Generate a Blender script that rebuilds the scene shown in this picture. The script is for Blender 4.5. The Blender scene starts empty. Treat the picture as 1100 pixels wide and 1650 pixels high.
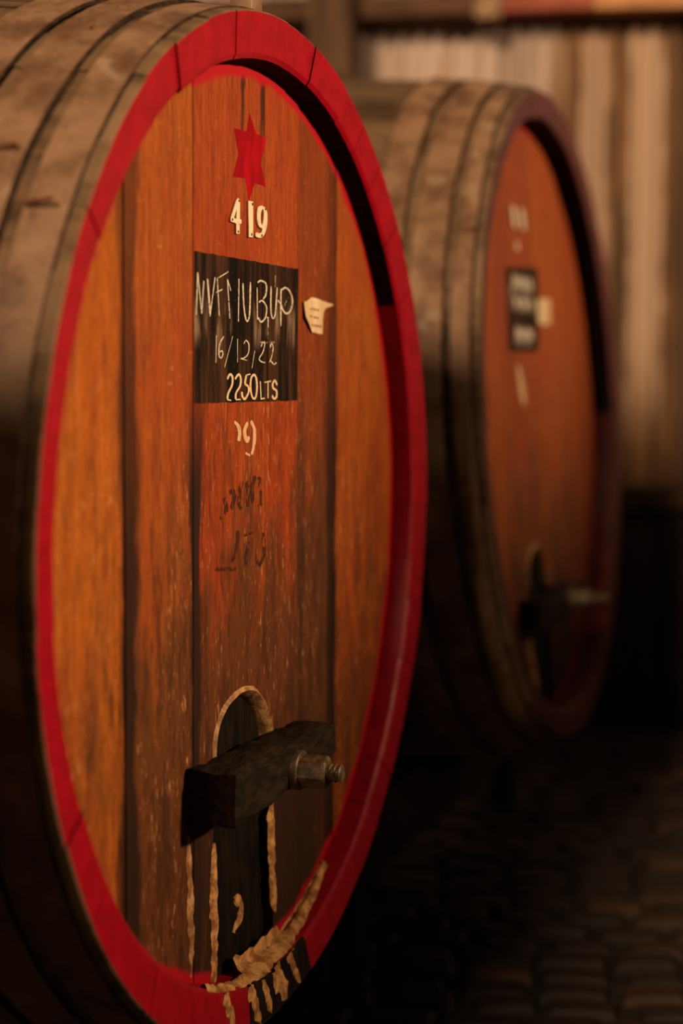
import bpy, bmesh, math, random
from mathutils import Vector, Matrix, noise
from mathutils.geometry import tessellate_polygon

# ------------------------------------------------------------------ camera, world, lights, exposure
scene = bpy.context.scene
COL = scene.collection
H = 1.15                                              # eye height above the floor

cam_d = bpy.data.cameras.new('camera')
cam_d.sensor_fit = 'VERTICAL'
cam_d.sensor_height = 36.0
cam_d.lens = 2700.0 / 1650.0 * 36.0
cam_d.clip_start = 0.05
cam_d.dof.use_dof = True
cam_d.dof.focus_distance = 2.17
cam_d.dof.aperture_fstop = 1.7
cam = bpy.data.objects.new('camera', cam_d)
cam.location = (0, 0, H)
cam.rotation_euler = (math.pi / 2 - 0.0775, 0, 0)
COL.objects.link(cam)
scene.camera = cam

world = bpy.data.worlds.new('world')
scene.world = world
world.use_nodes = True
bg = world.node_tree.nodes['Background']
bg.inputs['Color'].default_value = (0.60, 0.45, 0.32, 1)
bg.inputs['Strength'].default_value = 0.045

def lamp(name, loc, power, size, color=(1.0, 0.74, 0.46), aim=None, spot=None, blend=0.5):
    d = bpy.data.lights.new(name, 'SPOT' if spot else 'POINT')
    d.energy = power
    d.color = color
    d.shadow_soft_size = size
    if spot:
        d.spot_size = math.radians(spot); d.spot_blend = blend
    o = bpy.data.objects.new(name, d)
    o.location = loc
    if aim is not None:
        o.rotation_euler = (Vector(aim) - Vector(loc)).to_track_quat('-Z', 'Y').to_euler()
    COL.objects.link(o)
    return o

lamp('aisle_lamp', (4.89, 1.26, 2.75), 1500, 0.20, aim=(-0.19, 1.88, 1.56), spot=32, blend=1.0)
lamp('aisle_lamp', (4.77, 3.88, 2.80), 760, 0.20, aim=(0.54, 3.89, 1.76), spot=30, blend=1.0)
lamp('wall_lamp', (1.55, 3.70, 2.95), 60, 0.10, aim=(0.85, 5.8, 2.25), spot=70, blend=1.0)  # added spot without a fixture, brightens the upper wall
sun_d = bpy.data.lights.new('daylight', 'SUN')       # low daylight from an open door behind the camera, along the row of casks
sun_d.energy = 3.4
sun_d.angle = math.radians(11.0)
sun_d.color = (1.0, 0.74, 0.46)
sun = bpy.data.objects.new('daylight', sun_d)
sun.rotation_euler = Vector((math.cos(1.2294) + 0.07 * math.sin(1.2294), math.sin(1.2294) - 0.07 * math.cos(1.2294), -0.50)).to_track_quat('-Z', 'Y').to_euler()
COL.objects.link(sun)

scene.view_settings.view_transform = 'Standard'
scene.view_settings.look = 'None'
scene.view_settings.gamma = 1.0
scene.view_settings.use_curve_mapping = False
scene.view_settings.exposure = 0.0

# ------------------------------------------------------------------ node helpers
class NT:
    def __init__(self, name):
        self.m = bpy.data.materials.new(name)
        self.m.use_nodes = True
        self.t = self.m.node_tree
        self.b = self.t.nodes['Principled BSDF']
        self.b.inputs['Specular IOR Level'].default_value = 0.3
    def n(self, kind, **kw):
        nd = self.t.nodes.new(kind)
        for k, v in kw.items(): setattr(nd, k, v)
        return nd
    def link(self, a, b): self.t.links.new(a, b)
    def put(self, sock, v):
        if isinstance(v, bpy.types.NodeSocket): self.link(v, sock)
        elif isinstance(v, tuple) and len(v) == 3 and sock.type == 'RGBA': sock.default_value = (*v, 1)
        else: sock.default_value = v
    def coord(self):
        if not hasattr(self, '_c'): self._c = self.n('ShaderNodeTexCoord').outputs['Object']
        return self._c
    def xyz(self):
        if not hasattr(self, '_x'):
            s = self.n('ShaderNodeSeparateXYZ'); self.link(self.coord(), s.inputs[0]); self._x = s.outputs
        return self._x
    def math(self, op, a, b=0.0, c=0.0, clamp=False):
        nd = self.n('ShaderNodeMath', operation=op, use_clamp=clamp)
        for i, v in enumerate((a, b, c)): self.put(nd.inputs[i], v)
        return nd.outputs[0]
    def noise(self, scale=(1, 1, 1), detail=4.0, rough=0.6, vec=None, off=(0, 0, 0)):
        mp = self.n('ShaderNodeMapping')
        mp.inputs['Scale'].default_value = scale
        mp.inputs['Location'].default_value = off
        self.link(vec if vec is not None else self.coord(), mp.inputs['Vector'])
        nz = self.n('ShaderNodeTexNoise')
        nz.inputs['Scale'].default_value = 1.0
        nz.inputs['Detail'].default_value = detail
        nz.inputs['Roughness'].default_value = rough
        self.link(mp.outputs[0], nz.inputs['Vector'])
        return nz.outputs['Fac']
    def ramp(self, f, lo, hi, a=0.0, b=1.0, smooth=True):
        nd = self.n('ShaderNodeMapRange', interpolation_type='SMOOTHSTEP' if smooth else 'LINEAR')
        for i, v in enumerate((f, lo, hi, a, b)): self.put(nd.inputs[i], v)
        return nd.outputs[0]
    def mix(self, f, a, b, mode='MIX'):
        nd = self.n('ShaderNodeMix', data_type='RGBA', blend_type=mode)
        self.put(nd.inputs[0], f); self.put(nd.inputs[6], a); self.put(nd.inputs[7], b)
        return nd.outputs[2]
    def bump(self, h, strength=0.3, dist=0.002):
        nd = self.n('ShaderNodeBump')
        nd.inputs['Strength'].default_value = strength
        nd.inputs['Distance'].default_value = dist
        self.link(h, nd.inputs['Height'])
        self.link(nd.outputs[0], self.b.inputs['Normal'])
    def done(self, color=None, rough=None, spec=None, metal=None):
        if color is not None: self.put(self.b.inputs['Base Color'], color)
        if rough is not None: self.put(self.b.inputs['Roughness'], rough)
        if spec is not None: self.put(self.b.inputs['Specular IOR Level'], spec)
        if metal is not None: self.put(self.b.inputs['Metallic'], metal)
        return self.m

def obj_color(t):
    return t.n('ShaderNodeObjectInfo').outputs['Color']
def obj_random(t):
    return t.n('ShaderNodeObjectInfo').outputs['Random']

# ------------------------------------------------------------------ materials
def mat_head(name, radius, joints, ring=0.012, tar=None):
    """varnished oak head boards: grain along z, grime at the joints, red paint strayed on to the edge"""
    t = NT(name)
    x, y, z = t.xyz()[0], t.xyz()[1], t.xyz()[2]
    fine = t.noise((260, 60, 7), 6, 0.7)
    grain = t.noise((52, 52, 2.4), 7, 0.68)
    speck = t.noise((420, 60, 60), 4, 0.75, off=(6, 1, 3))
    cloud = t.noise((9, 9, 4.5), 6, 0.65, off=(3, 1, 7))
    g = t.math('ADD', t.math('MULTIPLY', fine, 0.36), t.math('ADD', t.math('MULTIPLY', grain, 0.22), t.math('MULTIPLY', speck, 0.42)))
    col = t.mix(t.ramp(g, 0.37, 0.61), (0.23, 0.037, 0.005), (0.50, 0.120, 0.016))
    col = t.mix(t.ramp(cloud, 0.38, 0.68), col, t.mix(0.55, col, (0.34, 0.045, 0.008)))
    col = t.mix(1.0, col, obj_color(t), 'MULTIPLY')
    pore = t.ramp(t.noise((520, 60, 34), 3, 0.6, off=(1, 1, 8)), 0.60, 0.70)
    col = t.mix(t.math('MULTIPLY', pore, 0.45), col, (0.10, 0.022, 0.006))
    scr = t.ramp(t.noise((36, 30, 190), 3, 0.6, off=(2, 7, 1)), 0.67, 0.73)
    col = t.mix(t.math('MULTIPLY', scr, 0.35), col, (0.62, 0.25, 0.075))
    # worn varnish: brown scuffed patches low on the head, with pale flecks
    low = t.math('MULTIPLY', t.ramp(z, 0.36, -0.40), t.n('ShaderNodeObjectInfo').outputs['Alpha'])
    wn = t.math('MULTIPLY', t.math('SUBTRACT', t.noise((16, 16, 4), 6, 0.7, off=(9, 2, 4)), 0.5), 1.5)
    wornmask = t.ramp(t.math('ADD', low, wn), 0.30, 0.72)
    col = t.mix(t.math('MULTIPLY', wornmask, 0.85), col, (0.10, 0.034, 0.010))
    fl = t.ramp(t.noise((230, 20, 42), 3, 0.7, off=(5, 5, 5)), 0.59, 0.67)
    flm = t.math('MULTIPLY', fl, t.ramp(t.noise((10, 10, 3), 3, 0.6, off=(1, 8, 2)), 0.40, 0.55))
    flm = t.math('MULTIPLY', flm, t.ramp(z, 0.46, 0.05, 0.20, 0.9))
    col = t.mix(flm, col, (0.55, 0.22, 0.075))
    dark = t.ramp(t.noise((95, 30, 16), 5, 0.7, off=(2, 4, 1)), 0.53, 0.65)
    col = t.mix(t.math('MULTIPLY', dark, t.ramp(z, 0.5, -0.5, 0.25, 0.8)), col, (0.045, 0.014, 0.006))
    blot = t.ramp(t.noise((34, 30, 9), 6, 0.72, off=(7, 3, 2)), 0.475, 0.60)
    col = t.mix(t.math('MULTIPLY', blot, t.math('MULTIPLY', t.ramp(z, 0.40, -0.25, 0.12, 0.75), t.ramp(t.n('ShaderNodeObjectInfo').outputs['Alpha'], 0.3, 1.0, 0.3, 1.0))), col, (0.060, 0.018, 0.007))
    # grime running down the joints
    wob = t.noise((60, 10, 5.5), 5, 0.7, off=(4, 4, 9))
    for (ja, jw, top, bot, smin, smax) in joints:
        d = t.math('ABSOLUTE', t.math('SUBTRACT', t.math('ADD', x, t.math('MULTIPLY', t.math('SUBTRACT', wob, 0.5), 0.034)), ja))
        w = t.math('MULTIPLY', t.ramp(t.noise((9, 9, 5), 3, 0.6, off=(ja * 50, 0, 3)), 0.3, 0.7, 0.45, 1.35), jw)
        band = t.math('SUBTRACT', 1.0, t.ramp(d, t.math('MULTIPLY', w, 0.35), w))
        amt = t.math('MULTIPLY', band, t.ramp(z, top, bot, smin, smax))
        col = t.mix(amt, col, (0.028, 0.010, 0.005))
    # tar soaked into the boards round the foot of the door
    if tar:
        ta, th_ = tar
        dx = t.math('ABSOLUTE', t.math('SUBTRACT', x, ta))
        tn = t.math('MULTIPLY', t.math('SUBTRACT', t.noise((22, 22, 7), 5, 0.7, off=(8, 3, 1)), 0.5), 0.34)
        side = t.ramp(t.math('ADD', dx, tn), 0.33, 0.15)
        up = t.ramp(t.math('ADD', z, tn), th_ + 0.10, th_ - 0.10)
        col = t.mix(t.math('MULTIPLY', t.math('MULTIPLY', side, up), 0.88), col, (0.030, 0.013, 0.007))
    # red paint strayed from the chime
    r = t.math('POWER', t.math('ADD', t.math('MULTIPLY', x, x), t.math('MULTIPLY', z, z)), 0.5)
    rn = t.math('ADD', r, t.math('MULTIPLY', t.math('SUBTRACT', t.noise((12, 12, 12), 3, 0.5), 0.5), 0.030))
    col = t.mix(t.ramp(rn, radius - ring - 0.006, radius - ring + 0.004), col, (0.42, 0.006, 0.012))
    t.bump(g, 0.35, 0.0015)
    return t.done(col, t.ramp(fine, 0.3, 0.7, 0.60, 0.75), 0.12)

def mat_red(name, wear=1.0):
    t = NT(name)
    a = t.noise((30, 30, 30), 5, 0.65)
    b = t.noise((160, 160, 160), 4, 0.7, off=(3, 3, 3))
    col = t.mix(t.ramp(a, 0.35, 0.65), (0.30, 0.0012, 0.008), (0.39, 0.0018, 0.013))
    col = t.mix(t.math('MULTIPLY', t.ramp(b, 0.66, 0.74), wear), col, (0.10, 0.006, 0.008))
    chip = t.math('MULTIPLY', t.ramp(t.noise((75, 75, 75), 4, 0.7, off=(9, 1, 4)), 0.66, 0.71), wear)
    col = t.mix(chip, col, (0.055, 0.008, 0.008))
    t.bump(a, 0.35, 0.004)
    return t.done(col, t.ramp(b, 0.3, 0.7, 0.30, 0.42), 0.26)

def mat_stave():
    t = NT('weathered_oak')
    g = t.noise((40, 2.5, 40), 6, 0.65)
    c = t.noise((6, 3, 6), 4, 0.6, off=(7, 7, 7))
    col = t.mix(t.ramp(g, 0.35, 0.65), (0.050, 0.025, 0.012), (0.16, 0.085, 0.042))
    col = t.mix(t.ramp(c, 0.4, 0.65), col, (0.22, 0.125, 0.065))
    t.bump(g, 0.5, 0.003)
    return t.done(col, 0.75, 0.2)

def mat_hoop():
    t = NT('dusty_rusted_iron')
    a = t.noise((11, 11, 11), 6, 0.65)
    b = t.noise((60, 60, 60), 5, 0.7, off=(2, 0, 1))
    col = t.mix(t.ramp(a, 0.35, 0.62), (0.130, 0.058, 0.028), (0.300, 0.158, 0.086))
    col = t.mix(t.ramp(b, 0.60, 0.72), col, (0.06, 0.026, 0.012))
    col = t.mix(t.math('MULTIPLY', t.ramp(t.noise((18, 18, 18), 3, 0.5, off=(5, 9, 0)), 0.60, 0.70), 0.5), col, (0.42, 0.28, 0.175))
    t.bump(b, 0.4, 0.003)
    return t.done(col, 0.62, 0.35)

def mat_simple(name, c1, c2, scale=(30, 30, 30), rough=0.7, spec=0.3, bump=0.3, dist=0.002, metal=0.0, lo=0.38, hi=0.64):
    t = NT(name)
    a = t.noise(scale, 6, 0.65)
    col = t.mix(t.ramp(a, lo, hi), c1, c2)
    if bump: t.bump(a, bump, dist)
    return t.done(col, rough, spec, metal)

def mat_chalkboard():
    t = NT('blackboard_paint')
    a = t.noise((70, 10, 6), 5, 0.7)
    s = t.noise((30, 10, 7), 4, 0.6, off=(4, 0, 8))
    col = t.mix(t.ramp(a, 0.40, 0.68), (0.010, 0.005, 0.003), (0.075, 0.030, 0.013))
    z = t.xyz()[2]
    sx = t.math('ABSOLUTE', t.math('ADD', t.xyz()[0], 0.078))
    col = t.mix(t.ramp(sx, 0.020, 0.008), col, (0.006, 0.004, 0.003))
    mid = t.math('MULTIPLY', t.ramp(z, 0.225, 0.255), t.ramp(z, 0.300, 0.270))
    col = t.mix(t.math('MULTIPLY', t.math('MULTIPLY', t.ramp(s, 0.48, 0.66), mid), 0.55), col, (0.42, 0.26, 0.17))
    col = t.mix(t.math('MULTIPLY', t.ramp(t.noise((330, 30, 200), 2, 0.6), 0.70, 0.76), 0.5), col, (0.4, 0.2, 0.1))
    return t.done(col, 0.85, 0.08)

def mat_strokes(name, color, cover, scale=(420, 40, 420), rough=0.85):
    """chalk or worn paint: the stroke breaks up over the grain of the board"""
    t = NT(name)
    nz = t.noise(scale, 3, 0.6)
    fac = t.ramp(nz, cover - 0.06, cover + 0.06)
    t.done(color, rough, 0.15)
    tr = t.n('ShaderNodeBsdfTransparent')
    mx = t.n('ShaderNodeMixShader')
    t.link(fac, mx.inputs[0]); t.link(tr.outputs[0], mx.inputs[1]); t.link(t.b.outputs[0], mx.inputs[2])
    t.link(mx.outputs[0], t.t.nodes['Material Output'].inputs['Surface'])
    return t.m

def mat_sheet(name, c1, c2, rust, rust_lo, streaks=()):
    t = NT(name)
    a = t.noise((16, 4, 1.6), 5, 0.65)
    col = t.mix(t.ramp(a, 0.38, 0.64), c1, c2)
    r = t.noise((7, 4, 1.3), 5, 0.65, off=(4, 2, 6))
    col = t.mix(t.ramp(r, rust_lo, rust_lo + 0.16), col, rust)
    x, z = t.xyz()[0], t.xyz()[2]
    wob = t.math('MULTIPLY', t.math('SUBTRACT', t.noise((3, 1, 4.5), 4, 0.6, off=(1, 1, 5)), 0.5), 0.07)
    for (x0, hw, ztop, zbot, c, amt) in streaks:
        d = t.math('ABSOLUTE', t.math('SUBTRACT', t.math('ADD', x, wob), x0))
        m = t.math('MULTIPLY', t.math('SUBTRACT', 1.0, t.ramp(d, hw * 0.55, hw)), t.math('MULTIPLY', t.ramp(z, zbot, zbot + 0.45), t.ramp(z, ztop + 0.06, ztop)))
        col = t.mix(t.math('MULTIPLY', m, amt), col, c)
    return t.done(col, 0.6, 0.3)

def mat_paver():
    t = NT('paving_sett')
    a = t.noise((25, 25, 25), 5, 0.65)
    rnd = obj_random(t)
    col = t.mix(t.ramp(a, 0.35, 0.65), (0.008, 0.0045, 0.003), (0.022, 0.011, 0.006))
    col = t.mix(t.math('MULTIPLY', t.ramp(rnd, 0.70, 1.0), 0.75), col, (0.075, 0.032, 0.012))
    t.bump(a, 0.5, 0.006)
    return t.done(col, 0.6, 0.35)

M = {}
JOINTS1 = [(-0.370, 0.032, 0.50, -0.10, 0.60, 0.97), (-0.193, 0.026, 0.28, 0.05, 0.05, 0.97),
           (0.170, 0.022, 0.30, -0.05, 0.0, 0.55), (0.296, 0.030, 0.45, 0.0, 0.45, 0.97),
           (-0.045, 0.014, 0.42, 0.56, 0.0, 0.9), (0.020, 0.016, 0.45, 0.55, 0.0, 0.9)]
JOINTS2 = [(-0.40, 0.012, 0.30, -0.4, 0.1, 0.4), (-0.24, 0.018, 0.0, -0.5, 0.1, 0.6), (0.12, 0.03, 0.1, -0.5, 0.0, 0.6), (0.33, 0.02, 0.3, -0.3, 0.1, 0.5)]
M['head1'] = mat_head('varnished_oak', 0.593, JOINTS1, 0.012, (0.045, -0.30))
M['head2'] = mat_head('varnished_oak_far', 0.657, JOINTS2, 0.010, (0.03, -0.42))
M['red'] = mat_red('red_chime_paint')
M['dullred'] = mat_simple('dull_maroon_paint', (0.06, 0.005, 0.006), (0.13, 0.010, 0.011), (30, 30, 30), 0.6)
M['stave'] = mat_stave()
M['hoop'] = mat_hoop()
M['hoopedge'] = mat_simple('black_rusted_edge', (0.014, 0.008, 0.005), (0.045, 0.022, 0.012), (60, 60, 60), 0.8, 0.1)  # edge faces darkened to paint the shadow lines between the hoops
M['tarred'] = mat_simple('tar_black_wood', (0.006, 0.004, 0.003), (0.022, 0.010, 0.007), (60, 60, 14), 0.8, 0.1)  # black for stained wood and joints, and for shade painted inside the far chime
M['door'] = mat_simple('blackened_door_wood', (0.005, 0.003, 0.002), (0.016, 0.009, 0.005), (70, 40, 12), 0.8, 0.08)
M['bar'] = mat_simple('grimy_crossbar_wood', (0.008, 0.005, 0.003), (0.032, 0.017, 0.008), (28, 90, 90), 0.8, 0.12, 0.8, 0.006)
M['putty'] = mat_simple('tallow_putty', (0.30, 0.110, 0.026), (0.80, 0.385, 0.125), (55, 55, 55), 0.7, 0.3, 0.8, 0.006)
M['palelip'] = mat_simple('pale_worn_lip', (0.26, 0.105, 0.032), (0.66, 0.33, 0.125), (60, 60, 60), 0.7, 0.3, 0.6, 0.004)
M['iron'] = mat_simple('oily_iron', (0.045, 0.026, 0.012), (0.15, 0.085, 0.036), (70, 70, 70), 0.5, 0.35, 0.5, 0.001, 0.15)
M['chalkboard'] = mat_chalkboard()
M['chalk'] = mat_strokes('chalk', (0.72, 0.56, 0.42), 0.40)
M['faintchalk'] = mat_strokes('faint_chalk', (0.40, 0.25, 0.16), 0.50)
M['penpaint'] = mat_strokes('cream_lettering', (0.78, 0.52, 0.31), 0.33)
M['oldcream'] = mat_strokes('flaked_cream_paint', (0.72, 0.42, 0.22), 0.34, (200, 30, 120))
M['ghost'] = mat_strokes('faded_black_lettering', (0.060, 0.016, 0.007), 0.49, (130, 30, 90))
M['cream'] = mat_simple('cream_enamel', (0.62, 0.43, 0.24), (0.86, 0.68, 0.45), (120, 120, 120), 0.45, 0.4, 0.2, 0.001, 0.0, 0.30, 0.5)
M['starred'] = mat_simple('red_star_paint', (0.27, 0.003, 0.007), (0.42, 0.004, 0.011), (60, 30, 14), 0.75, 0.05)
M['paper'] = mat_simple('aged_paper', (0.66, 0.42, 0.22), (0.84, 0.60, 0.36), (40, 40, 40), 0.85, 0.15, 0.0)
M['ink'] = mat_simple('brown_ink', (0.22, 0.09, 0.03), (0.40, 0.19, 0.08), (300, 100, 300), 0.85, 0.1, 0.0)
M['rust'] = mat_simple('rusted_nail', (0.09, 0.03, 0.012), (0.25, 0.09, 0.035), (200, 200, 200), 0.7)
M['stand'] = mat_simple('dark_stand_timber', (0.020, 0.012, 0.007), (0.070, 0.040, 0.020), (30, 30, 5), 0.8)
M['mortar'] = mat_simple('dark_floor_joint', (0.008, 0.006, 0.004), (0.022, 0.014, 0.009), (20, 20, 20), 0.9)
M['paver'] = mat_paver()
M['beam'] = mat_simple('dark_brown_beam', (0.050, 0.020, 0.009), (0.12, 0.050, 0.022), (4, 30, 30), 0.8)
M['beamred'] = mat_simple('faded_red_beam', (0.24, 0.050, 0.028), (0.36, 0.090, 0.050), (6, 30, 30), 0.75)
M['beamtan'] = mat_simple('tan_beam', (0.36, 0.155, 0.060), (0.50, 0.23, 0.095), (6, 30, 30), 0.75)
M['cloth'] = mat_simple('pale_rag', (0.50, 0.30, 0.16), (0.74, 0.50, 0.30), (20, 20, 20), 0.9)
M['board'] = mat_simple('dark_wall_board', (0.016, 0.010, 0.007), (0.050, 0.028, 0.015), (40, 10, 3), 0.85)
M['wallback'] = mat_simple('wall_backing', (0.012, 0.008, 0.006), (0.030, 0.018, 0.010), (5, 5, 5), 0.9)
M['rail'] = mat_simple('brown_wall_rail', (0.050, 0.022, 0.010), (0.12, 0.056, 0.024), (5, 30, 30), 0.8)
M['post'] = mat_simple('brown_post', (0.060, 0.026, 0.012), (0.13, 0.060, 0.028), (30, 30, 4), 0.8)
M['zinc'] = mat_sheet('pale_painted_iron', (0.33, 0.225, 0.175), (0.56, 0.41, 0.34), (0.34, 0.18, 0.085), 0.56)
M['rustsheet'] = mat_sheet('rust_stained_iron', (0.09, 0.040, 0.015), (0.19, 0.085, 0.032), (0.12, 0.050, 0.018), 0.48,
                           [(0.865, 0.060, 2.30, 1.30, (0.40, 0.25, 0.17), 0.85), (1.040, 0.072, 2.31, 0.90, (0.44, 0.28, 0.185), 0.9),
                            (0.73, 0.05, 2.4, 1.9, (0.38, 0.24, 0.16), 0.7), (1.25, 0.13, 2.4, 0.3, (0.055, 0.026, 0.012), 0.85),
                            (0.955, 0.022, 1.75, 0.6, (0.05, 0.025, 0.012), 0.6)])

# ------------------------------------------------------------------ mesh helpers
def link_mesh(name, me, mats, parent=None, loc=None):
    for m in (mats if isinstance(mats, (list, tuple)) else [mats]):
        me.materials.append(M[m])
    o = bpy.data.objects.new(name, me)
    COL.objects.link(o)
    if parent is not None: o.parent = parent
    if loc is not None: o.location = loc
    return o

def from_bm(name, bm, mats, parent=None, loc=None, smooth=None):
    bmesh.ops.recalc_face_normals(bm, faces=bm.faces[:])
    me = bpy.data.meshes.new(name)
    bm.to_mesh(me); bm.free()
    if smooth is not None:
        me.shade_smooth()
        me.set_sharp_from_angle(angle=math.radians(smooth))
    return link_mesh(name, me, mats, parent, loc)

def prism(bm, pts, s0, s1, mat=0):
    """closed outline in (a, h) extruded between depths s0 (front) and s1; barrel axes x=a, y=s, z=h"""
    f = [bm.verts.new((a, s0 if not callable(s0) else s0(a, h), h)) for a, h in pts]
    b = [bm.verts.new((a, s1, h)) for a, h in pts]
    tris = tessellate_polygon([[Vector((a, h, 0)) for a, h in pts]])
    for tr in tris:
        for ring in (f, b):
            try: bm.faces.new([ring[i] for i in tr]).material_index = mat
            except ValueError: pass
    for i in range(len(pts)):
        j = (i + 1) % len(pts)
        bm.faces.new((f[i], f[j], b[j], b[i])).material_index = mat

def smooth_path(pts, n=6):
    if len(pts) < 3: 
        (x0, y0), (x1, y1) = pts
        return [(x0 + (x1 - x0) * k / n, y0 + (y1 - y0) * k / n) for k in range(n + 1)]
    P = [Vector(p) for p in pts]
    P = [P[0] * 2 - P[1]] + P + [P[-1] * 2 - P[-2]]
    out = []
    for i in range(1, len(P) - 2):
        for k in range(n):
            t = k / n
            out.append(0.5 * ((2 * P[i]) + (P[i + 1] - P[i - 1]) * t + (2 * P[i - 1] - 5 * P[i] + 4 * P[i + 1] - P[i + 2]) * t * t + (3 * P[i] - P[i - 1] - 3 * P[i + 1] + P[i + 2]) * t ** 3))
    out.append(P[-2])
    return [(p.x, p.y) for p in out]

def ribbon(bm, pts, s, wx, wz, thick=0.0005, curve=True, n=6, jitter=0.0, seed=0):
    """a written stroke: pen of half-width wx across and wz in height, lying at depth s"""
    path = smooth_path(pts, n) if curve else [p for p in pts]
    rows = []
    for i, (x, z) in enumerate(path):
        x0, z0 = path[max(0, i - 1)]; x1, z1 = path[min(len(path) - 1, i + 1)]
        dx, dz = x1 - x0, z1 - z0
        l = math.hypot(dx, dz) or 1
        nx, nz = -dz / l, dx / l
        k = 1.0 + jitter * noise.noise((x * 90 + seed, z * 90, seed * 1.7))
        if i in (0, len(path) - 1): k *= 0.6
        ox, oz = nx * wx * k, nz * wz * k
        rows.append([bm.verts.new((x - ox, s, z - oz)), bm.verts.new((x, s - thick, z)), bm.verts.new((x + ox, s, z + oz))])
    for a, b in zip(rows, rows[1:]):
        for k in range(2): bm.faces.new((a[k], a[k + 1], b[k + 1], b[k]))

def box(bm, c, d, rot=None):
    m = Matrix.Translation(c)
    if rot is not None: m = m @ rot
    bmesh.ops.create_cube(bm, size=1.0, matrix=m @ Matrix.Diagonal((d[0], d[1], d[2], 1)))

def rod(bm, p0, p1, r0, r1=None, seg=16):
    p0, p1 = Vector(p0), Vector(p1)
    q = (p1 - p0).to_track_quat('Z', 'Y').to_matrix().to_4x4()
    m = Matrix.Translation((p0 + p1) / 2) @ q
    bmesh.ops.create_cone(bm, cap_ends=True, segments=seg, radius1=r0, radius2=r0 if r1 is None else r1, depth=(p1 - p0).length, matrix=m)

def bevel(o, w, seg=2, angle=40):
    md = o.modifiers.new('bevel', 'BEVEL')
    md.width = w; md.segments = seg; md.limit_method = 'ANGLE'; md.angle_limit = math.radians(angle)
    return o

def mark(o, label=None, cat=None, group=None, kind=None):
    if label: o['label'] = label
    if cat: o['category'] = cat
    if group: o['group'] = group
    if kind: o['kind'] = kind
    return o

def outline_mesh(splines, extrude, bev):
    """solid letters: closed outlines (with holes) extruded and bevelled; returns mesh in x, y (up), z (towards viewer)"""
    cu = bpy.data.curves.new('tmp', 'CURVE')
    cu.dimensions = '2D'; cu.fill_mode = 'BOTH'; cu.extrude = extrude; cu.bevel_depth = bev; cu.bevel_resolution = 1; cu.offset = -0.0008
    for pts in splines:
        sp = cu.splines.new('POLY'); sp.points.add(len(pts) - 1); sp.use_cyclic_u = True
        for p, (x, y) in zip(sp.points, pts): p.co = (x, y, 0, 1)
    ob = bpy.data.objects.new('tmp', cu); COL.objects.link(ob)
    dg = bpy.context.evaluated_depsgraph_get()
    me = bpy.data.meshes.new_from_object(ob.evaluated_get(dg))
    bpy.data.objects.remove(ob); bpy.data.curves.remove(cu)
    return me

# ------------------------------------------------------------------ the setting: floor of setts, back wall
rng = random.Random(7)
bm = bmesh.new()
box(bm, (0.3, 3.2, -0.06), (8.0, 8.0, 0.08))
floor = mark(from_bm('floor', bm, 'mortar'), 'dark floor laid with small worn stone setts', None, None, 'structure')

PL, PW = 0.150, 0.088
def sett_bm(bm, L, W, mat=None, top=0.0):
    vs = []
    for (k, z) in ((0.0, -0.03), (0.0, -0.010), (0.010, 0.0)):
        ring = []
        for (sx, sy) in ((-1, -1), (1, -1), (1, 1), (-1, 1)):
            v = Vector((sx * (L / 2 - k), sy * (W / 2 - k), z + top))
            ring.append(bm.verts.new(mat @ v if mat else v))
        vs.append(ring)
    for a, b in zip(vs, vs[1:]):
        for i in range(4): bm.faces.new((a[i], a[(i + 1) % 4], b[(i + 1) % 4], b[i]))
    bm.faces.new(vs[-1])
sett_meshes = []
for k in range(4):
    bm = bmesh.new(); sett_bm(bm, PL - 0.012 - 0.010 * k, PW - 0.010 - 0.006 * (k % 2))
    bmesh.ops.recalc_face_normals(bm, faces=bm.faces[:])
    me = bpy.data.meshes.new('paver'); bm.to_mesh(me); bm.free(); me.materials.append(M['paver']); sett_meshes.append(me)
spots = []
ang = math.radians(-7)
for j in range(-40, 75):
    for i in range(-30, 32):
        u = (i + (0.5 if j % 2 else 0.0) + 0.23 * math.sin(j * 2.7)) * PL + rng.uniform(-.004, .004); v = j * PW + rng.uniform(-.003, .003)
        x = u * math.cos(ang) - v * math.sin(ang) + 0.3; y = u * math.sin(ang) + v * math.cos(ang) + 1.0
        if -2.6 < x < 2.8 and 0.6 < y < 5.6:
            px = 550 + 2700 * x / y; py = 616 + 2700 * H / y
            seen = 520 < px < 1150 and py < 1690 and py > 1150 and x > -0.1
            spots.append((0 if seen else 1, y, x, rng.random()))
spots.sort()
rest = bmesh.new()
for n, (flag, y, x, r) in enumerate(spots):
    rz = ang + (r - 0.5) * 0.22
    z = -0.004 + (r * 7.3 % 1.0) * 0.009
    if n < 300:
        o = bpy.data.objects.new('paver', sett_meshes[int(r * 3.999)]); COL.objects.link(o)
        o.location = (x, y, z); o.rotation_euler = ((r * 3.1 % 1 - .5) * .05, (r * 5.7 % 1 - .5) * .05, rz); o.parent = floor
    else:
        sett_bm(rest, PL - 0.014, PW - 0.011, Matrix.Translation((x, y, z)) @ Matrix.Rotation(rz, 4, 'Z'))
mark(from_bm('paving_setts', rest, 'paver', floor), kind='stuff')

WALL = math.radians(-8.0)                             # the wall turns slightly away to the left
def wall_pt(x, off, z): return (x, off, z)
bm = bmesh.new(); box(bm, (0, 0.10, 1.6), (6.4, 0.06, 3.2))
wall = mark(from_bm('wall_back', bm, 'wallback'), 'shed wall of corrugated iron above dark boards behind the casks', None, None, 'structure')
wall.location = (0.0, 5.885, 0.0); wall.rotation_euler = (0, 0, WALL)

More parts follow.
